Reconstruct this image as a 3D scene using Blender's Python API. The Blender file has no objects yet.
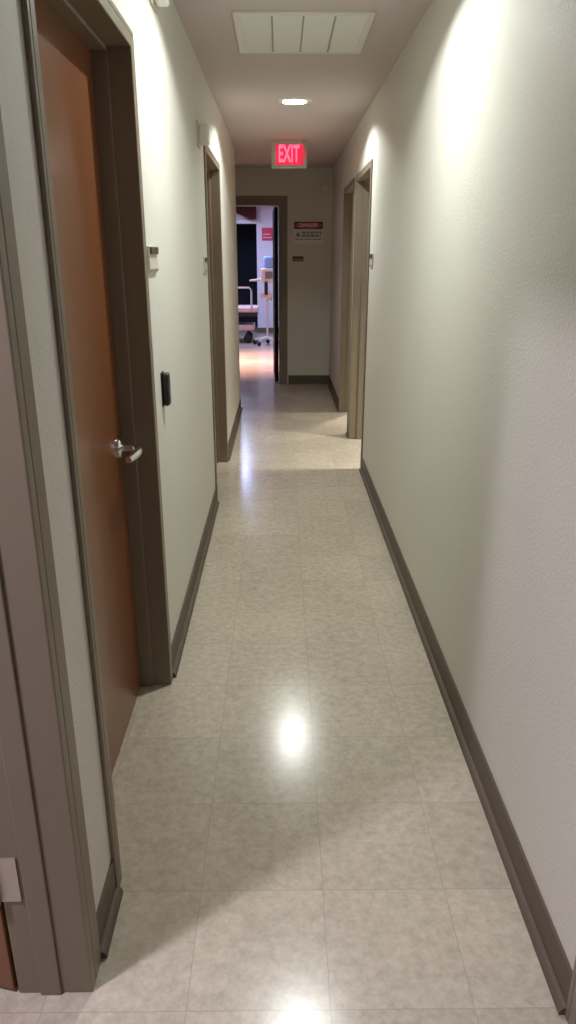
import bpy, bmesh, math, random
from mathutils import Vector, Matrix
random.seed(7)
C = bpy.context.scene.collection
PI = math.pi

# ------------------------------------------------------------------ layout (metres, camera at x=0,y=0)
HC = 1.50            # eye height
H = 2.445            # ceiling
XL, XR = -0.420, 0.600   # corridor wall faces
WT = 0.14            # wall thickness
YF = 8.97            # far wall face
DT = 2.045           # clear door height
CW, CP = 0.046, 0.010    # casing width / projection
LY = [(0.20, 1.12), (1.425, 2.305), (4.425, 5.36)]     # clear openings in the left wall
RY = [(0.10, 1.015), (5.17, 6.10), (6.33, 7.24)]       # clear openings in the right wall
LEND = 7.42          # the left wall ends here at the side passage
FX = (-0.955, -0.022)    # clear opening in the far wall
YB = 15.25           # back wall of the treatment room

# ------------------------------------------------------------------ materials
def mat(name, col=(0.8, 0.8, 0.8), rough=0.5, metal=0.0, emit=None, estr=0.0, coat=0.0, spec=0.5):
    m = bpy.data.materials.new(name); m.use_nodes = True
    b = m.node_tree.nodes['Principled BSDF']
    b.inputs['Base Color'].default_value = (*col, 1)
    b.inputs['Roughness'].default_value = rough
    b.inputs['Metallic'].default_value = metal
    b.inputs['Specular IOR Level'].default_value = spec
    b.inputs['Coat Weight'].default_value = coat
    if emit:
        b.inputs['Emission Color'].default_value = (*emit, 1)
        b.inputs['Emission Strength'].default_value = estr
    return m

def nodes(m):
    nt = m.node_tree
    return nt, nt.nodes, nt.links, nt.nodes['Principled BSDF']

def vary(m, c1, c2, scale=6.0, stretch=(1, 1, 1), detail=4.0, bump=0.0, bscale=150.0, bdist=0.002):
    """two-tone noise colour plus a fine bump"""
    nt, N, L, b = nodes(m)
    tc = N.new('ShaderNodeTexCoord'); mp = N.new('ShaderNodeMapping')
    mp.inputs['Scale'].default_value = stretch
    L.new(tc.outputs['Object'], mp.inputs['Vector'])
    nz = N.new('ShaderNodeTexNoise'); nz.inputs['Scale'].default_value = scale; nz.inputs['Detail'].default_value = detail
    L.new(mp.outputs['Vector'], nz.inputs['Vector'])
    mx = N.new('ShaderNodeMix'); mx.data_type = 'RGBA'
    mx.inputs['A'].default_value = (*c1, 1); mx.inputs['B'].default_value = (*c2, 1)
    L.new(nz.outputs['Fac'], mx.inputs['Factor'])
    L.new(mx.outputs['Result'], b.inputs['Base Color'])
    if bump > 0:
        n2 = N.new('ShaderNodeTexNoise'); n2.inputs['Scale'].default_value = bscale; n2.inputs['Detail'].default_value = 2.0
        L.new(tc.outputs['Object'], n2.inputs['Vector'])
        bp = N.new('ShaderNodeBump'); bp.inputs['Strength'].default_value = bump; bp.inputs['Distance'].default_value = bdist
        L.new(n2.outputs['Fac'], bp.inputs['Height']); L.new(bp.outputs['Normal'], b.inputs['Normal'])
    return m

M = {}
M['wall'] = vary(mat('wall_paint', rough=0.55, spec=0.35), (0.655, 0.645, 0.585), (0.695, 0.685, 0.62), 3.0, bump=0.32, bscale=130, bdist=0.004)
M['far_wall'] = M['wall']
M['ceiling'] = vary(mat('ceiling_paint', rough=0.85), (0.560, 0.495, 0.495), (0.590, 0.525, 0.525), 2.0, bump=0.3, bscale=90, bdist=0.003)
M['trim'] = vary(mat('taupe_trim_paint', rough=0.38), (0.200, 0.163, 0.115), (0.220, 0.182, 0.130), 4.0)
M['base'] = vary(mat('taupe_cove_rubber', rough=0.6, spec=0.3), (0.118, 0.096, 0.070), (0.138, 0.112, 0.082), 7.0)
M['wood'] = vary(mat('cherry_veneer', rough=0.30, coat=0.15), (0.160, 0.053, 0.019), (0.215, 0.078, 0.027), 5.0, (9, 9, 0.6), 5.0)
M['chrome'] = mat('polished_chrome', (0.92, 0.93, 0.94), 0.20, 1.0)
M['steel'] = vary(mat('brushed_steel', rough=0.35, metal=0.85), (0.50, 0.47, 0.44), (0.60, 0.56, 0.53), 30)
M['black'] = vary(mat('black_plastic', rough=0.4), (0.008, 0.008, 0.008), (0.014, 0.013, 0.012), 20)
M['white'] = vary(mat('white_enamel', rough=0.4), (0.72, 0.71, 0.67), (0.76, 0.75, 0.71), 8)
M['cream'] = vary(mat('cream_plastic', rough=0.45), (0.58, 0.54, 0.44), (0.62, 0.57, 0.47), 12)
M['plaque_dark'] = vary(mat('dark_brown_plaque', rough=0.4), (0.045, 0.034, 0.022), (0.06, 0.045, 0.03), 15)
M['plaque_tan'] = vary(mat('tan_plaque', rough=0.45), (0.20, 0.145, 0.095), (0.23, 0.17, 0.11), 15)
M['grille'] = vary(mat('grille_enamel', rough=0.5), (0.74, 0.74, 0.70), (0.80, 0.80, 0.76), 8)
M['grille_shade'] = mat('painted_grille_shade', (0.36, 0.35, 0.34), 0.8)  # grey that puts the shade between the louvres into the colour
M['lamp'] = mat('lamp_lens', (0.9, 0.9, 0.85), 0.4, emit=(1.0, 0.98, 0.92), estr=9.0)
M['exit_face'] = mat('exit_red_panel', (0.6, 0.02, 0.06), 0.4, emit=(1.0, 0.02, 0.08), estr=0.75)
M['exit_letter'] = mat('exit_letters', (0.8, 0.1, 0.15), 0.4, emit=(1.0, 0.10, 0.20), estr=1.9)
M['exit_body'] = vary(mat('exit_housing', rough=0.5), (0.60, 0.58, 0.52), (0.64, 0.62, 0.56), 9)
M['sign_white'] = vary(mat('sign_white', rough=0.45), (0.74, 0.75, 0.74), (0.80, 0.80, 0.79), 10)
M['sign_black'] = mat('sign_black', (0.02, 0.012, 0.014), 0.45)
M['sign_red'] = vary(mat('sign_red', rough=0.45), (0.55, 0.035, 0.07), (0.62, 0.05, 0.09), 14)
M['sign_grey'] = mat('sign_print_grey', (0.20, 0.22, 0.23), 0.5)
M['low_bounce_tan'] = vary(mat('low_bounce_paint', rough=0.6), (0.30, 0.27, 0.22), (0.33, 0.30, 0.25), 3)  # mid tan invented for the unseen room walls to cut bounce light
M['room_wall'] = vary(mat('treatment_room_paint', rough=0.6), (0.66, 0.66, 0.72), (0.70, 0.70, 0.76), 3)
M['soffit'] = vary(mat('brown_soffit_paint', rough=0.8, spec=0.1), (0.040, 0.012, 0.008), (0.052, 0.017, 0.011), 5)
M['pad'] = vary(mat('pink_beige_vinyl', rough=0.45), (0.72, 0.52, 0.50), (0.78, 0.58, 0.55), 8)
M['dark_metal'] = vary(mat('dark_metal', rough=0.45, metal=0.4), (0.03, 0.027, 0.03), (0.05, 0.045, 0.05), 12)
M['blue'] = vary(mat('pale_blue_cover', rough=0.6), (0.25, 0.42, 0.85), (0.32, 0.50, 0.92), 9)
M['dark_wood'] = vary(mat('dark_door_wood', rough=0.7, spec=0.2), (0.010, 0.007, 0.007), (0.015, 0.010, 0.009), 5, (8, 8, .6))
M['painted_dark'] = mat('painted_darkness', (0.02, 0.025, 0.035), 0.9)  # near-black colour stands in for the darkness of the back room

def floor_mat():
    m = mat('vinyl_tile', rough=0.22, spec=0.5)
    nt, N, L, b = nodes(m)
    tc = N.new('ShaderNodeTexCoord')
    mp = N.new('ShaderNodeMapping'); mp.vector_type = 'POINT'
    T = 0.3048
    mp.inputs['Location'].default_value = (-0.101 / T + 20, -1.077 / T + 20, 0)
    mp.inputs['Scale'].default_value = (1 / T, 1 / T, 1 / T)
    L.new(tc.outputs['Object'], mp.inputs['Vector'])
    fl = N.new('ShaderNodeVectorMath'); fl.operation = 'FLOOR'; L.new(mp.outputs[0], fl.inputs[0])
    fr = N.new('ShaderNodeVectorMath'); fr.operation = 'FRACTION'; L.new(mp.outputs[0], fr.inputs[0])
    wn = N.new('ShaderNodeTexWhiteNoise'); wn.noise_dimensions = '3D'; L.new(fl.outputs[0], wn.inputs['Vector'])
    # mottle: medium streaks + flecks, each tile turned its own way through an offset
    off = N.new('ShaderNodeVectorMath'); off.operation = 'MULTIPLY_ADD'
    L.new(wn.outputs['Color'], off.inputs[0]); off.inputs[1].default_value = (9, 9, 9); L.new(tc.outputs['Object'], off.inputs[2])
    n1 = N.new('ShaderNodeTexNoise'); n1.inputs['Scale'].default_value = 38; n1.inputs['Detail'].default_value = 6; n1.inputs['Roughness'].default_value = 0.7
    L.new(off.outputs[0], n1.inputs['Vector'])
    n2 = N.new('ShaderNodeTexNoise'); n2.inputs['Scale'].default_value = 1.7; n2.inputs['Detail'].default_value = 3
    L.new(tc.outputs['Object'], n2.inputs['Vector'])
    r1 = N.new('ShaderNodeValToRGB')
    e = r1.color_ramp.elements
    e[0].position = 0.30; e[0].color = (0.445, 0.390, 0.305, 1)
    e[1].position = 0.66; e[1].color = (0.620, 0.558, 0.450, 1)
    L.new(n1.outputs['Fac'], r1.inputs['Fac'])
    tint = N.new('ShaderNodeMapRange'); L.new(wn.outputs['Value'], tint.inputs['Value'])
    tint.inputs['To Min'].default_value = 0.945; tint.inputs['To Max'].default_value = 1.05
    wear = N.new('ShaderNodeMapRange'); L.new(n2.outputs['Fac'], wear.inputs['Value'])
    wear.inputs['From Min'].default_value = 0.3; wear.inputs['From Max'].default_value = 0.7
    wear.inputs['To Min'].default_value = 0.93; wear.inputs['To Max'].default_value = 1.05
    mul = N.new('ShaderNodeMath'); mul.operation = 'MULTIPLY'
    L.new(tint.outputs[0], mul.inputs[0]); L.new(wear.outputs[0], mul.inputs[1])
    sc = N.new('ShaderNodeVectorMath'); sc.operation = 'SCALE'
    L.new(r1.outputs['Color'], sc.inputs[0]); L.new(mul.outputs[0], sc.inputs['Scale'])
    # seams: distance to the tile edge
    sx = N.new('ShaderNodeSeparateXYZ'); L.new(fr.outputs[0], sx.inputs[0])
    def edge(sock):
        a = N.new('ShaderNodeMath'); a.operation = 'SUBTRACT'; L.new(sock, a.inputs[0]); a.inputs[1].default_value = 0.5
        c = N.new('ShaderNodeMath'); c.operation = 'ABSOLUTE'; L.new(a.outputs[0], c.inputs[0])
        return c.outputs[0]
    mxx = N.new('ShaderNodeMath'); mxx.operation = 'MAXIMUM'
    L.new(edge(sx.outputs['X']), mxx.inputs[0]); L.new(edge(sx.outputs['Y']), mxx.inputs[1])
    gr = N.new('ShaderNodeMath'); gr.operation = 'GREATER_THAN'; L.new(mxx.outputs[0], gr.inputs[0]); gr.inputs[1].default_value = 0.4955
    mx = N.new('ShaderNodeMix'); mx.data_type = 'RGBA'
    L.new(sc.outputs[0], mx.inputs['A']); mx.inputs['B'].default_value = (0.34, 0.295, 0.22, 1)
    sf = N.new('ShaderNodeMath'); sf.operation = 'MULTIPLY'; L.new(gr.outputs[0], sf.inputs[0]); sf.inputs[1].default_value = 0.45
    L.new(sf.outputs[0], mx.inputs['Factor'])
    L.new(mx.outputs['Result'], b.inputs['Base Color'])
    rr = N.new('ShaderNodeMapRange'); L.new(n2.outputs['Fac'], rr.inputs['Value'])
    rr.inputs['To Min'].default_value = 0.15; rr.inputs['To Max'].default_value = 0.25
    L.new(rr.outputs[0], b.inputs['Roughness'])
    bp = N.new('ShaderNodeBump'); bp.inputs['Strength'].default_value = 0.05; bp.inputs['Distance'].default_value = 0.001
    n3 = N.new('ShaderNodeTexNoise'); n3.inputs['Scale'].default_value = 70; L.new(tc.outputs['Object'], n3.inputs['Vector'])
    L.new(n3.outputs['Fac'], bp.inputs['Height']); L.new(bp.outputs['Normal'], b.inputs['Normal'])
    return m
M['floor'] = floor_mat()

# ------------------------------------------------------------------ mesh helper
class MB:
    def __init__(s): s.bm = bmesh.new()
    def box(s, x0, x1, y0, y1, z0, z1):
        if x0 > x1: x0, x1 = x1, x0
        if y0 > y1: y0, y1 = y1, y0
        v = [s.bm.verts.new((x, y, z)) for x in (x0, x1) for y in (y0, y1) for z in (z0, z1)]
        for f in ((0, 1, 3, 2), (4, 6, 7, 5), (0, 4, 5, 1), (2, 3, 7, 6), (0, 2, 6, 4), (1, 5, 7, 3)):
            s.bm.faces.new([v[i] for i in f])
        return s
    def prism(s, pts, axis, a, b):
        """polygon pts (in the two other axes, x<y<z order) extruded along axis from a to b"""
        def P(p, t):
            if axis == 'x': return (t, p[0], p[1])
            if axis == 'y': return (p[0], t, p[1])
            return (p[0], p[1], t)
        A = [s.bm.verts.new(P(p, a)) for p in pts]; B = [s.bm.verts.new(P(p, b)) for p in pts]
        n = len(pts)
        s.bm.faces.new(A); s.bm.faces.new(B[::-1])
        for i in range(n): s.bm.faces.new((A[i], B[i], B[(i + 1) % n], A[(i + 1) % n]))
        return s
    def tube(s, pts, r, seg=12):
        """round bar along a polyline; r a number or one per point"""
        pts = [Vector(p) for p in pts]
        rs = r if isinstance(r, (list, tuple)) else [r] * len(pts)
        rings = []
        ref = None
        for i, p in enumerate(pts):
            d = (pts[min(i + 1, len(pts) - 1)] - pts[max(i - 1, 0)]).normalized()
            if ref is None:
                ref = Vector((0, 0, 1)) if abs(d.z) < 0.9 else Vector((1, 0, 0))
            u = (ref - d * ref.dot(d)).normalized(); w = d.cross(u); ref = u
            rings.append([s.bm.verts.new(p + (u * math.cos(2 * PI * k / seg) + w * math.sin(2 * PI * k / seg)) * rs[i]) for k in range(seg)])
        for a, b in zip(rings, rings[1:]):
            for k in range(seg): s.bm.faces.new((a[k], a[(k + 1) % seg], b[(k + 1) % seg], b[k]))
        s.bm.faces.new(rings[0][::-1]); s.bm.faces.new(rings[-1])
        return s
    def lathe(s, prof, c, seg=40, axis='z', closed=False):
        """profile (radius, height) turned about an axis through c; radius 0 closes to a point"""
        c = Vector(c); rings = []
        for r, h in prof:
            def P(k):
                a = 2 * PI * k / seg; u, w = r * math.cos(a), r * math.sin(a)
                return c + (Vector((u, w, h)) if axis == 'z' else Vector((h, u, w)) if axis == 'x' else Vector((u, h, w)))
            rings.append([s.bm.verts.new(P(0))] if r == 0 else [s.bm.verts.new(P(k)) for k in range(seg)])
        pairs = list(zip(rings, rings[1:]))
        if closed: pairs.append((rings[-1], rings[0]))
        for a, b in pairs:
            for k in range(seg):
                k2 = (k + 1) % seg
                if len(a) == 1 and len(b) == 1: continue
                if len(a) == 1: s.bm.faces.new((a[0], b[k2], b[k]))
                elif len(b) == 1: s.bm.faces.new((a[k], a[k2], b[0]))
                else: s.bm.faces.new((a[k], a[k2], b[k2], b[k]))
        return s
    def build(s, name, m, parent=None, bevel=0.0, smooth=False, rot=None, bseg=2):
        if rot: bmesh.ops.rotate(s.bm, verts=s.bm.verts, cent=rot[0], matrix=Matrix.Rotation(rot[1], 3, rot[2]))
        if parent is not None:
            off = Vector((0, 0, 0)); p = parent
            while p is not None: off += p.location; p = p.parent
            bmesh.ops.translate(s.bm, verts=s.bm.verts, vec=-off)
        bmesh.ops.recalc_face_normals(s.bm, faces=s.bm.faces)
        me = bpy.data.meshes.new(name); s.bm.to_mesh(me); s.bm.free()
        me.materials.append(m)
        o = bpy.data.objects.new(name, me); C.objects.link(o)
        if parent is not None: o.parent = parent
        if smooth:
            for f in me.polygons: f.use_smooth = True
            try:
                me.set_sharp_from_angle(angle=math.radians(40))
            except Exception: pass
        if bevel > 0:
            b = o.modifiers.new('bevel', 'BEVEL'); b.width = bevel; b.segments = bseg; b.limit_method = 'ANGLE'
            b.angle_limit = math.radians(50)
        return o

def tag(o, label=None, cat=None, group=None, kind=None):
    if label: o['label'] = label
    if cat: o['category'] = cat
    if group: o['group'] = group
    if kind: o['kind'] = kind
    return o
def empty(name, loc):
    o = bpy.data.objects.new(name, None); o.empty_display_size = 0.1; C.objects.link(o); o.location = loc
    return o
def struct(o, label, cat): return tag(o, label, cat, kind='structure')
def text_mesh(s, size, body_fn, depth=0.001, bold=0.0):
    """letters as mesh vertices: body_fn maps (x right, y up, z out) to a point"""
    cu = bpy.data.curves.new('letters', 'FONT'); cu.body = s; cu.size = size; cu.extrude = depth; cu.offset = bold
    cu.align_x = 'CENTER'; cu.align_y = 'CENTER'
    o = bpy.data.objects.new('letters', cu); C.objects.link(o)
    bpy.context.view_layer.update()
    me = bpy.data.meshes.new_from_object(o.evaluated_get(bpy.context.evaluated_depsgraph_get()))
    bpy.data.objects.remove(o); bpy.data.curves.remove(cu)
    mb = MB(); mb.bm.from_mesh(me); bpy.data.meshes.remove(me)
    for v in mb.bm.verts: v.co = Vector(body_fn(*v.co))
    return mb

# ------------------------------------------------------------------ room shell
fl = MB().box(-3.6, 3.6, -2.2, YB + 2.0, -0.10, 0).build('floor', M['floor'])
struct(fl, 'cream mottled vinyl tile floor of the long corridor', 'floor')

LAMPS = [(0.095, 2.68), (0.095, 5.27)]
hs = 0.080
mb = MB()
mb.box(-3.6, LAMPS[0][0] - hs, -2.2, YB + 2, H, H + 0.02); mb.box(LAMPS[0][0] + hs, 3.6, -2.2, YB + 2, H, H + 0.02)
ys = [-2.2]
for lx, ly in LAMPS: ys += [ly - hs, ly + hs]
ys.append(YB + 2)
for a, b in zip(ys[0::2], ys[1::2]): mb.box(LAMPS[0][0] - hs, LAMPS[0][0] + hs, a, b, H, H + 0.02)
ce = mb.build('ceiling', M['ceiling'])
struct(ce, 'plain painted plaster ceiling over the corridor', 'ceiling')

J = 0.030   # jamb thickness hidden in the wall
def side_wall(name, xf, sgn, y0, y1, ops, label):
    """wall along y; face at xf, body on the side sgn"""
    mb = MB(); xa, xb = xf, xf + sgn * WT
    y = y0
    for a, b in ops:
        mb.box(xa, xb, y, a - J, 0, H); mb.box(xa, xb, a - J, b + J, DT + J, H); y = b + J
    mb.box(xa, xb, y, y1, 0, H)
    return struct(mb.build(name, M['wall']), label, 'wall')
side_wall('wall_left', XL, -1, -2.0, LEND, LY, 'off-white left corridor wall with the wooden door')
side_wall('wall_right', XR, 1, -2.0, YF + WT, RY, 'long plain off-white right corridor wall')
mb = MB()
mb.box(-2.2, FX[0] - J, YF, YF + WT, 0, H); mb.box(FX[1] + J, XR, YF, YF + WT, 0, H); mb.box(FX[0] - J, FX[1] + J, YF, YF + WT, DT + J, H)
struct(mb.build('wall_far', M['wall']), 'dim end wall of the corridor with the open doorway', 'wall')
struct(MB().box(-3.6, 3.6, -2.2, -2.0, 0, H).build('wall_near', M['wall']), 'wall behind the viewer closing the corridor', 'wall')
# side passage beyond the left wall
mb = MB(); mb.box(-2.2, XL - WT, LEND - WT, LEND, 0, H); mb.box(-2.34, -2.2, LEND - WT, YF + WT, 0, H)
struct(mb.build('wall_side_passage', M['wall']), 'walls of the dark side passage behind the left wall', 'wall')
# left front room
mb = MB(); mb.box(-3.3, XL - WT, 1.60, 1.72, 0, H); mb.box(-3.44, -3.3, -2.0, 1.72, 0, H)
struct(mb.build('wall_left_room', M['wall']), 'walls of the lit room behind the nearest left doorway', 'wall')
# right rooms
mb = MB(); mb.box(XR + WT, 3.3, 3.9, 4.0, 0, H); mb.box(XR + WT, 3.3, 6.18, 6.25, 0, H); mb.box(3.3, 3.44, 3.9, 9.4, 0, H); mb.box(XR + WT, 3.3, 9.3, 9.4, 0, H)
struct(mb.build('wall_right_rooms', M['low_bounce_tan']), 'walls of the two rooms behind the right doorways', 'wall')
# treatment room: side walls, back wall with a dark doorway
mb = MB(); mb.box(-2.74, -2.6, YF + WT, YB + .14, 0, H); mb.box(1.3, 1.44, YF + WT, YB + .14, 0, H)
mb.box(-2.6, -1.42, YB, YB + .14, 0, H); mb.box(-0.47, 1.3, YB, YB + .14, 0, H); mb.box(-1.42, -0.47, YB, YB + .14, 2.10, H)
mb.box(-2.74, -2.34, YF + WT - .14, YF + WT, 0, H); mb.box(XR + WT, 1.44, YF, YF + WT, 0, H)
struct(mb.build('wall_treatment_room', M['room_wall']), 'bluish white walls of the room at the corridor end', 'wall')
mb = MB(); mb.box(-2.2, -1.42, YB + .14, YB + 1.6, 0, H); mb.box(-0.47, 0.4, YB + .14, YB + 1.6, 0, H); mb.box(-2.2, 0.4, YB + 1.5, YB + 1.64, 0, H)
struct(mb.build('wall_dark_room', M['painted_dark']), 'walls coloured near black to look unlit through the back doorway', 'wall')
mb = MB(); mb.prism([(-2.6, 2.44), (-2.6, 2.33), (-0.95, 2.33), (-0.62, 2.185), (-0.47, 2.185), (-0.47, 2.44)], 'y', YB - 0.35, YB)
struct(mb.build('trim_1', M['soffit']), 'brown boxed soffit over the dark back doorway', 'trim')
mb = MB(); mb.box(-1.48, -0.47, YB - 0.03, YB, 2.10, 2.165); mb.box(-1.48, -1.42, YB - 0.03, YB, 0, 2.10)
struct(mb.build('trim_2', M['white']), 'white casing around the dark back doorway', 'trim')

# cove base: vertical sheet with a flared toe
BB = 0.106
def base_run_y(mb, xf, d, y0, y1):       # d: +1 when the room lies at larger x
    t = 0.006
    p = [(xf, 0), (xf + d * .022, 0), (xf + d * .0215, .008), (xf + d * .0185, .0155), (xf + d * .013, .0200), (xf + d * t, .0215), (xf + d * t, .0225), (xf + d * t, BB - .003), (xf + d * (t - .003), BB), (xf, BB)]
    mb.prism(p, 'y', y0, y1)
def base_run_x(mb, yf, d, x0, x1):
    t = 0.006
    p = [(yf, 0), (yf + d * .022, 0), (yf + d * .0215, .008), (yf + d * .0185, .0155), (yf + d * .013, .0200), (yf + d * t, .0215), (yf + d * t, .0225), (yf + d * t, BB - .003), (yf + d * (t - .003), BB), (yf, BB)]
    mb.prism(p, 'x', x0, x1)
mb = MB()
base_run_y(mb, XL, 1, LY[0][1] + .080, LY[1][0] - CW); base_run_y(mb, XL, 1, LY[1][1] + CW, LY[2][0] - CW)
base_run_y(mb, XL, 1, LY[2][1] + CW, LEND); base_run_y(mb, XL, 1, -2.0, LY[0][0] - .080)
base_run_x(mb, LEND, 1, -2.2, XL)
struct(mb.build('baseboard_left', M['base'], smooth=True), 'dark taupe cove base along the left wall', 'baseboard')
mb = MB()
base_run_y(mb, XR, -1, RY[0][1] + CW, RY[1][0] - CW); base_run_y(mb, XR, -1, RY[1][1] + CW, RY[2][0] - CW)
base_run_y(mb, XR, -1, RY[2][1] + CW, YF); base_run_y(mb, XR, -1, -2.0, RY[0][0] - CW)
struct(mb.build('baseboard_right', M['base'], smooth=True), 'dark taupe cove base along the right wall', 'baseboard')
mb = MB(); base_run_x(mb, YF, -1, FX[1] + 0.115, XR); base_run_x(mb, YF, -1, -2.2, FX[0] - 0.115)
struct(mb.build('baseboard_far', M['base'], smooth=True), 'dark cove base under the warning sign on the end wall', 'baseboard')
mb = MB(); base_run_x(mb, YB, -1, -0.47, 1.3); base_run_x(mb, YB, -1, -2.6, -1.48)
struct(mb.build('baseboard_back', M['base'], smooth=True), 'dark base along the back wall of the end room', 'baseboard')

# ------------------------------------------------------------------ door frames and doors
def frame_mb(xf, s, y0, y1, st=0.013, cw=CW):
    """pressed-metal frame in a side wall; xf the corridor face, s = +1/-1 the way into the wall"""
    mb = MB(); xa, xb = xf - s * CP, xf + s * (WT + CP)
    # jambs and head
    mb.box(xa, xb, y0 - J, y0, 0, DT + J); mb.box(xa, xb, y1, y1 + J, 0, DT + J); mb.box(xa, xb, y0, y1, DT, DT + J)
    for (a, b) in ((xa, xf), (xb, xf + s * WT)):       # casings on both faces
        mb.box(a, b, y0 - cw, y0 - J, 0, DT + cw); mb.box(a, b, y1 + J, y1 + cw, 0, DT + cw); mb.box(a, b, y0 - J, y1 + J, DT + J, DT + cw)
    # stop
    sa, sb = xa + s * 0.066, xa + s * 0.112
    mb.box(sa, sb, y0, y0 + st, 0, DT); mb.box(sa, sb, y1 - st, y1, 0, DT); mb.box(sa, sb, y0 + st, y1 - st, DT - st, DT)
    return mb
def lever_parts(leaf, x, out, y, z, dy):
    """chrome lever: rose on the leaf face x, shank towards out (+1/-1), arm towards dy"""
    mb = MB(); mb.lathe([(0, 0), (.033, 0), (.033, out * .007), (.028, out * .012), (.016, out * .014), (0, out * .014)], (x, y, z), 32, 'x')
    rose = mb.build('rose', M['chrome'], leaf, smooth=True)
    pts = [(x + out * .012, y, z), (x + out * .045, y, z), (x + out * .058, y + dy * .004, z), (x + out * .066, y + dy * .016, z - .001), (x + out * .069, y + dy * .035, z - .002), (x + out * .068, y + dy * .070, z - .003), (x + out * .064, y + dy * .105, z - .003), (x + out * .058, y + dy * .135, z - .003)]
    mb = MB(); mb.tube(pts, [.012, .012, .0135, .0145, .0145, .0135, .012, .010], 16)
    mb.build('lever', M['chrome'], leaf, smooth=True)
    mb = MB(); mb.box(x + out * .0, x - out * .03, y - dy * .0585, y - dy * .0615, z - .03, z + .03)
    mb.build('latch_plate', M['steel'], leaf)

def door(n, xf, s, y0, y1, flabel, leaf_at=None, st=0.013, lock=1, cw=CW):
    root = empty('door_%d' % n, (xf, (y0 + y1) / 2, 0))
    struct(root, flabel, 'door')
    frame_mb(xf, s, y0, y1, st, cw).build('door_frame', M['trim'], root, bevel=0.003)
    if leaf_at is not None:
        hx = xf + s * 0.100
        leaf = MB().box(hx, hx + s * .044, y0 + .003, y1 - .003, 0.006, DT - .003).build('door_leaf', M['wood'], root, bevel=0.002)
        lever_parts(leaf, hx, -s, y1 - .063 if lock > 0 else y0 + .063, 0.921, -lock)
    return root
door(1, XL, -1, *LY[1], 'reddish brown wooden door with chrome lever in a taupe metal frame', 'closed')
door(2, XL, -1, *LY[2], 'recessed taupe framed doorway further down the left wall', 'closed', lock=-1)
door(3, XR, 1, *RY[1], 'taupe framed open doorway on the right wall, nearer of the far pair')
door(4, XR, 1, *RY[2], 'taupe framed open doorway on the right wall next to the end wall')
door(5, XR, 1, *RY[0], 'dark framed door at the near end of the right wall', 'closed')
# nearest left doorway: leaf swung into the room on steel hinges
d6 = door(6, XL, -1, *LY[0], 'grooved taupe metal frame of the nearest left doorway with steel hinge', st=0.006, cw=0.080)
hy, hx = LY[0][1] - .004, XL - WT - 0.020
lw = LY[0][1] - LY[0][0] - .006
leaf = MB().box(hx - lw, hx, hy + .004, hy + .048, .008, DT - .003).build('door_leaf', M['wood'], d6, bevel=0.002, rot=((hx, hy, 0), math.radians(-14), 'Z'))
for z in (0.32, 1.06, 1.80):
    mb = MB(); mb.box(XL - WT - 0.012, XL - WT + 0.030, hy - .0005, hy + .004, z - .055, z + .055)
    mb.tube([(hx + .002, hy - .008, z - .056), (hx + .002, hy - .008, z + .056)], .0085, 12)
    mb.build('hinge', M['steel'], d6, smooth=True)

# far doorway: wide casing, leaf swung into the room
root = empty('door_7', ((FX[0] + FX[1]) / 2, YF, 0))
struct(root, 'taupe framed doorway in the end wall, dark door swung open', 'door')
mb = MB(); ya, yb = YF - CP, YF + WT + CP; fw = 0.105
mb.box(FX[0] - J, FX[0], ya, yb, 0, DT + J); mb.box(FX[1], FX[1] + J, ya, yb, 0, DT + J); mb.box(FX[0], FX[1], ya, yb, DT, DT + J)
for (a, b) in ((ya, YF), (YF + WT, yb)):
    mb.box(FX[0] - fw, FX[0] - J, a, b, 0, DT + fw); mb.box(FX[1] + J, FX[1] + fw, a, b, 0, DT + fw); mb.box(FX[0] - J, FX[1] + J, a, b, DT + J, DT + fw)
mb.build('door_frame', M['trim'], root, bevel=0.003)
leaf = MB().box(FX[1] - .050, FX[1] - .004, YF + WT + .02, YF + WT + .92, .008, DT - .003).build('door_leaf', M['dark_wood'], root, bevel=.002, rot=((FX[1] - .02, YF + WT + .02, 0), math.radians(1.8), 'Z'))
mb = MB(); mb.lathe([(0, 0), (.03, 0), (.03, -.012), (0, -.012)], (FX[1] - .094, YF + WT + .85, .95), 24, 'x')
mb.tube([(FX[1] - .10, YF + WT + .85, .95), (FX[1] - .145, YF + WT + .85, .95), (FX[1] - .155, YF + WT + .83, .95), (FX[1] - .15, YF + WT + .73, .95)], .011, 12)
mb.build('lever', M['chrome'], leaf, smooth=True)

# ------------------------------------------------------------------ ceiling fittings
DL = ['round recessed ceiling downlight out past the grille towards the viewer', 'glowing round recessed ceiling downlight in front of the red exit sign']
for (lx, ly), lb in zip(LAMPS, DL):
    t = empty('recessed_downlight', (lx, ly, H)); tag(t, lb, 'ceiling light', 'corridor downlights')
    MB().lathe([(.076, -.001), (.078, -.006), (.112, -.005), (.116, 0), (.116, .0), (.076, .0)], (lx, ly, H), 48, closed=True).build('trim_ring', M['white'], t, smooth=True)
    MB().lathe([(.0765, 0), (.0765, .05), (.070, .09), (0, .09), (0, .095), (.075, .095), (.0795, .05), (.0795, 0)], (lx, ly, H), 48).build('reflector', M['white'], t, smooth=True)
    MB().lathe([(0, .028), (.03, .027), (.06, .028), (.0745, .032), (.0745, .036), (0, .036)], (lx, ly, H), 48).build('lens', M['lamp'], t, smooth=True)

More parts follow.
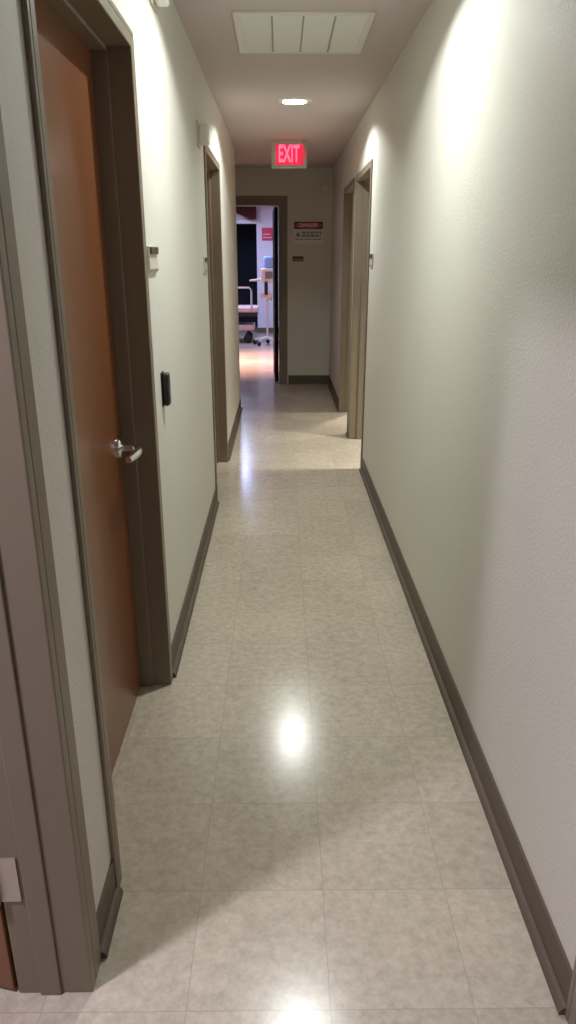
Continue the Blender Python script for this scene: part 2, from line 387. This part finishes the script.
# return-air grille
gx0, gx1, gy0, gy1 = -0.195, 0.395, 3.46, 4.07
g = empty('ceiling_grille', ((gx0 + gx1) / 2, (gy0 + gy1) / 2, H)); tag(g, 'square white louvred air return grille set in the ceiling', 'vent')
mb = MB(); fwid = .030
for (a, b, c, d) in ((gx0, gx1, gy0, gy0 + fwid), (gx0, gx1, gy1 - fwid, gy1), (gx0, gx0 + fwid, gy0 + fwid, gy1 - fwid), (gx1 - fwid, gx1, gy0 + fwid, gy1 - fwid)):
    mb.box(a, b, c, d, H - .011, H)
mb.build('frame', M['white'], g, bevel=.003)
MB().box(gx0 + fwid, gx1 - fwid, gy0 + fwid, gy1 - fwid, H - .002, H).build('backing', M['grille_shade'], g)
w4 = (gx1 - gx0 - 2 * fwid) / 4
for k in (1, 2, 3):
    x = gx0 + fwid + k * w4
    MB().box(x - .0035, x + .0035, gy0 + fwid, gy1 - fwid, H - .0118, H - .002).build('divider_bar', M['grille_shade'], g)  # bars coloured dark to stand in for shaded gaps between sections
mb = MB(); n = 30; L0 = gy1 - gy0 - 2 * fwid
for i in range(n):
    y = gy0 + fwid + (i + .5) * L0 / n
    mb.prism([(y - .0085, H - .0055), (y - .0075, H - .0042), (y + .0088, H - .0088), (y + .0078, H - .0101)], 'x', gx0 + fwid, gx1 - fwid)
tag(mb.build('louvre_blades', M['grille'], g), kind='stuff')

# exit sign
ex, ey = 0.080, 6.90; ez1 = H - .018; ez0 = ez1 - .205; ew = .155
e = empty('exit_sign', (ex, ey, H)); tag(e, 'glowing red ceiling hung exit sign with pale housing', 'sign')
MB().box(ex - ew, ex + ew, ey, ey + .045, ez0, ez1).build('housing', M['exit_body'], e, bevel=.006)
MB().box(ex - .11, ex + .11, ey + .002, ey + .043, ez1 - .002, H).build('ceiling_canopy', M['exit_body'], e, bevel=.004)
MB().box(ex - .118, ex + .122, ey - .003, ey + .001, ez0 + .026, ez1 - .022).build('red_panel', M['exit_face'], e, bevel=.001)
zc = (ez0 + ez1) / 2 + .002
mbx = text_mesh('EXIT', .150, lambda x, y, z: (ex - .004 + x * .60, ey - .0042 - z, zc + y * 1.22), .0012, .004)
mbx.build('letters', M['exit_letter'], e)
mb = MB(); mb.prism([(ex + .126, zc + .032), (ex + .133, zc + .032), (ex + .149, zc), (ex + .133, zc - .032), (ex + .126, zc - .032), (ex + .140, zc)], 'y', ey - .0035, ey + .0005)
mb.build('chevron', M['exit_face'], e)

# ------------------------------------------------------------------ things on the walls
def call_light(face, pos, label, s=1.0, into=None):
    """small square base with a moulded pale lens; face 'x' with the way out in into"""
    x, y, z = pos
    t = empty('corridor_call_light', pos); tag(t, label, 'call light', 'wall call lights above the doorways')
    hw = .058 * s; d = into
    def q(a0, a1, w0, h0, h1, nm, m, bv, ww=None):
        mb = MB()
        if face == 'x': mb.box(x + d * a0, x + d * a1, y - w0, y + w0, z + h0, z + h1)
        else: mb.box(x - w0, x + w0, y + d * a0, y + d * a1, z + h0, z + h1)
        return mb.build(nm, m, t, bevel=bv, bseg=3)
    q(-.002, .008, hw, -hw, hw, 'base_plate', M['cream'], .002)
    q(.008, .046 * s + .008, hw * .72, -hw * .80, hw * .80, 'lens', M['white'], .012)
call_light('x', (XL, 2.80, 2.33), 'white call light high on the left wall past the wooden door', 1.0, 1)
call_light('x', (XL, 4.12, 2.085), 'white call light on the left wall just before the second left doorway', 1.0, 1)
call_light('y', (0.515, YF, 2.215), 'small pale call light in the top right corner of the dim end wall', 0.75, -1)

def plaque_x(xf, d, yc, z, label, w=.15):
    t = empty('room_sign', (xf, yc, z)); tag(t, label, 'room sign', 'room number plaques')
    MB().box(xf, xf + d * .008, yc - w / 2, yc + w / 2, z - .040, z + .040).build('backplate', M['cream'], t, bevel=.0015)
    MB().box(xf + d * .008, xf + d * .014, yc - w / 2 + .006, yc + w / 2 - .006, z + .016, z + .037).build('name_strip', M['plaque_dark'], t)
    MB().box(xf + d * .008, xf + d * .011, yc - w / 2 + .004, yc + w / 2 - .004, z - .035, z - .030).build('lower_lip', M['plaque_tan'], t)
plaque_x(XL, 1, 2.485, 1.490, 'cream room sign with dark strip beside the wooden door')
plaque_x(XL, 1, 4.22, 1.455, 'cream room sign before the second doorway on the left wall')
plaque_x(XR, -1, 4.985, 1.475, 'cream room sign before the far doorway on the right wall')
t = empty('room_sign', (0.205, YF, 1.463)); tag(t, 'small brown room sign below the warning sign', 'room sign', 'room number plaques')
MB().box(0.142, 0.274, YF - .008, YF, 1.440, 1.498).build('backplate', M['plaque_tan'], t, bevel=.0015)
MB().box(0.148, 0.268, YF - .010, YF - .008, 1.473, 1.493).build('name_strip', M['plaque_dark'], t)

# card reader
t = empty('card_reader', (XL, 2.555, 1.055)); tag(t, 'narrow black card reader on the left wall beside the wooden door', 'card reader')
MB().box(XL - .002, XL + .004, 2.528, 2.582, .995, 1.115).build('back_plate', M['black'], t, bevel=.0015)
MB().box(XL + .004, XL + .026, 2.530, 2.580, .998, 1.112).build('cover', M['black'], t, bevel=.008, bseg=4)
MB().box(XL + .0255, XL + .0268, 2.548, 2.562, 1.088, 1.092).build('indicator', M['plaque_dark'], t)

# warning sign
sx0, sx1, sz0, sz1 = 0.152, 0.502, 1.628, 1.883
t = empty('warning_sign', ((sx0 + sx1) / 2, YF, sz0)); tag(t, 'white danger sign with red and black header on the end wall', 'sign')
yf = YF - .003
MB().box(sx0, sx1, yf, YF, sz0, sz1).build('panel', M['sign_white'], t)
MB().box(sx0 + .008, sx1 - .008, yf - .001, yf, sz1 - .088, sz1 - .008).build('header', M['sign_black'], t)
cx, cz = (sx0 + sx1) / 2, sz1 - .048
pts = [(cx + .152 * math.copysign(abs(math.cos(a)) ** .55, math.cos(a)), cz + .033 * math.copysign(abs(math.sin(a)) ** .8, math.sin(a))) for a in [2 * PI * k / 48 for k in range(48)]]
MB().prism(pts, 'y', yf - .0020, yf - .0010).build('oval', M['sign_red'], t)
text_mesh('DANGER', .050, lambda x, y, z: (cx + x * 1.05, yf - .0024 - z, cz + y), .0004, .0012).build('lettering', M['sign_white'], t)
mb = MB()
for (a, b, z, hgt) in ((.10, .33, .128, .022), (.10, .32, .095, .024), (.02, .33, .056, .012), ):
    x = sx0 + a; rnd = random.Random(int(z * 1000))
    while x < sx0 + b:
        wl = rnd.uniform(.022, .05); mb.box(x, min(x + wl, sx0 + b), yf - .0012, yf, sz0 + z - hgt / 2, sz0 + z + hgt / 2); x += wl + .010
mb.build('printed_lines', M['sign_grey'], t)
mb = MB(); mb.prism([(sx0 + .025, sz0 + .085), (sx0 + .085, sz0 + .085), (sx0 + .055, sz0 + .142)], 'y', yf - .0012, yf)
mb.build('pictogram', M['sign_grey'], t)

# ------------------------------------------------------------------ treatment room furniture
# red sign on the back wall
rx0, rx1, rz0, rz1 = -0.365, -0.145, 1.785, 2.025
t = empty('wall_notice', ((rx0 + rx1) / 2, YB, rz0)); tag(t, 'square red notice on the bluish back wall of the end room', 'sign')
MB().box(rx0, rx1, YB - .006, YB, rz0, rz1).build('panel', M['sign_red'], t, bevel=.002)
mb = MB(); mb.box(rx0 + .02, rx1 - .02, YB - .008, YB - .006, rz0 + .055, rz0 + .065); mb.box(rx0 + .02, rx1 - .05, YB - .008, YB - .006, rz0 + .115, rz0 + .125)
mb.build('pale_lines', M['sign_white'], t)

# stretcher, its foot end towards the doorway
bx0, bx1, by0, by1 = -2.20, -0.40, 13.35, 14.05
t = empty('stretcher', ((bx0 + bx1) / 2, (by0 + by1) / 2, 0)); tag(t, 'wheeled treatment bed with pinkish pad and dark underframe in the end room', 'bed')
MB().box(bx0, bx1, by0, by1, .545, .635).build('mattress', M['pad'], t, bevel=.03, bseg=4)
mb = MB(); mb.box(bx0 + .03, bx1 - .02, by0 + .03, by1 - .03, .475, .545)
mb.build('bed_frame', M['dark_metal'], t, bevel=.006)
mb = MB(); mb.box(bx0 + .10, bx1 - .08, by0 + .04, by1 - .04, .225, .325); mb.build('base_cover', M['pad'], t, bevel=.02)
for x in (bx0 + .45, bx1 - .45):
    MB().tube([(x, (by0 + by1) / 2, .325), (x, (by0 + by1) / 2, .475)], .055, 16).build('lift_column', M['dark_metal'], t, smooth=True)
for x in (bx0 + .2, bx1 - .2):
    for y in (by0 + .08, by1 - .08):
        mb = MB(); mb.tube([(x, y, .225), (x, y, .16)], .014, 10)
        mb.box(x - .035, x + .035, y - .026, y - .018, .05, .16); mb.box(x - .035, x + .035, y + .018, y + .026, .05, .16)
        w = mb.build('caster_fork', M['dark_metal'], t)
        MB().lathe([(0, -.016), (.066, -.016), (.075, -.008), (.075, .008), (.066, .016), (0, .016)], (x, y, .075), 24, 'y').build('wheel', M['black'], w, smooth=True)
mb = MB(); y = by0 + .01; r0, r1 = -1.65, -0.52
mb.tube([(r0, y, .56), (r0, y, .93), (r0 + .04, y, .975), (r1 - .04, y, .975), (r1, y, .93), (r1, y, .56)], .016, 10)
for x in (-1.4, -1.05, -.80): mb.tube([(x, y, .56), (x, y, .97)], .010, 8)
mb.build('side_rail', M['chrome'], t, smooth=True)

# rolling vitals monitor
vx, vy = -0.235, 13.15
t = empty('vitals_monitor_stand', (vx, vy, 0)); tag(t, 'white rolling medical monitor with blue cover beside the treatment bed', 'medical stand')
for k in range(5):
    a = 2 * PI * k / 5 + .3; ex_, ey_ = vx + .24 * math.cos(a), vy + .24 * math.sin(a)
    l = MB().tube([(vx, vy, .125), (vx + .12 * math.cos(a), vy + .12 * math.sin(a), .11), (ex_, ey_, .085)], [.024, .02, .016], 10).build('leg', M['white'], t, smooth=True)
    MB().lathe([(0, -.012), (.03, -.012), (.035, -.006), (.035, .006), (.03, .012), (0, .012)], (ex_, ey_, .035), 18, 'y').build('wheel', M['black'], l, smooth=True)
    MB().tube([(ex_, ey_, .035), (ex_, ey_, .09)], .008, 8).build('fork', M['dark_metal'], l)
MB().tube([(vx, vy, .10), (vx, vy, 1.12)], .017, 14).build('pole', M['white'], t, smooth=True)
MB().lathe([(0, .09), (.05, .10), (.05, .13), (.025, .16), (0, .16)], (vx, vy, 0), 24).build('hub', M['white'], t, smooth=True)
bk = MB(); bk.box(vx - .11, vx + .11, vy - .09, vy + .05, .80, .815); bk.box(vx - .11, vx + .11, vy - .09, vy - .08, .815, .90); bk.box(vx - .11, vx - .10, vy - .08, vy + .05, .815, .90); bk.box(vx + .10, vx + .11, vy - .08, vy + .05, .815, .90)
bk.build('basket', M['white'], t)
MB().box(vx - .045, vx + .015, vy - .13, vy - .092, .86, 1.08).build('cuff', M['black'], t, bevel=.015)
hd = MB().box(vx - .105, vx + .12, vy - .09, vy + .09, 1.06, 1.30).build('monitor', M['white'], t, bevel=.025, bseg=3)
MB().box(vx - .03, vx + .10, vy - .093, vy - .088, 1.13, 1.25).build('screen', M['sign_grey'], hd, bevel=.002)
MB().tube([(vx - .09, vy - .02, 1.12), (vx - .20, vy - .06, 1.105), (vx - .30, vy - .08, 1.10)], [.022, .02, .014], 12).build('handle', M['white'], t, smooth=True)
MB().box(vx - .06, vx + .13, vy - .06, vy + .07, 1.30, 1.50).build('cover', M['blue'], t, bevel=.05, bseg=4)

# ------------------------------------------------------------------ lights
def area(name, loc, sx, sy, energy, col, rot=(0, 0, 0), spread=180):
    l = bpy.data.lights.new(name, 'AREA'); l.shape = 'RECTANGLE'; l.size = sx; l.size_y = sy; l.energy = energy; l.color = col
    l.spread = math.radians(spread)
    o = bpy.data.objects.new(name, l); C.objects.link(o); o.location = loc; o.rotation_euler = rot
    return o
def spot(name, loc, energy, col, ang, blend, rad):
    l = bpy.data.lights.new(name, 'SPOT'); l.energy = energy; l.color = col; l.spot_size = math.radians(ang); l.spot_blend = blend; l.shadow_soft_size = rad
    o = bpy.data.objects.new(name, l); C.objects.link(o); o.location = loc
    return o
LC = (0.98, 1.03, 0.99)
for i, (lx, ly) in enumerate(LAMPS):
    l = bpy.data.lights.new('downlight_lamp', 'AREA'); l.shape = 'DISK'; l.size = .040; l.energy = (19.0, 19.0)[i]; l.color = LC
    o = bpy.data.objects.new('downlight_lamp', l); C.objects.link(o); o.location = (lx, ly, H + .025)
area('left_room_lamp', (-1.22, .48, H - .03), .16, .16, 43, (.97, .90, 1.06))
area('right_room_lamp', (2.0, 5.25, H - .03), .25, .25, 56, (1.0, .96, .86), spread=105)
area('right_second_room_lamp', (1.55, 8.4, H - .03), .25, .25, 56, (1.0, .92, .84), spread=105)
area('right_second_room_lamp', (2.1, 7.25, H - .03), .25, .25, 32, (1.0, .92, .84), spread=105)
area('treatment_room_lamp', (-.84, 13.4, H - .03), .3, 1.2, 66, (.50, .58, 1.0))
area('treatment_room_lamp', (-.75, 11.0, H - .03), .5, .5, 62, (1.0, .54, .46), spread=75)
area('near_cool_fill', (.09, -1.1, H - .02), .5, .5, 4.5, (.66, .72, 1.0))  # unseen cool fill added behind the camera to lift the near walls

w = bpy.data.worlds.new('world'); bpy.context.scene.world = w; w.use_nodes = True
w.node_tree.nodes['Background'].inputs[0].default_value = (.02, .02, .02, 1)
w.node_tree.nodes['Background'].inputs[1].default_value = 1.0

# ------------------------------------------------------------------ camera and colour
F = 719.0
cam = bpy.data.cameras.new('camera'); cam.sensor_fit = 'VERTICAL'; cam.sensor_height = 36.0; cam.sensor_width = 36.0 * 576 / 1024
cam.lens = F / 1024 * 36.0; cam.clip_start = .02
co = bpy.data.objects.new('camera', cam); C.objects.link(co)
co.location = (0, 0, HC); co.rotation_euler = (PI / 2 - math.atan(256 / F), 0, -math.radians(.571))
sc = bpy.context.scene; sc.camera = co
sc.view_settings.view_transform = 'Standard'; sc.view_settings.look = 'None'; sc.view_settings.gamma = 1.0
sc.view_settings.exposure = 0.0; sc.view_settings.use_curve_mapping = False
try:
    sc.cycles.max_bounces = 10; sc.cycles.diffuse_bounces = 8; sc.cycles.use_denoising = True; sc.cycles.caustics_reflective = False
except Exception: pass
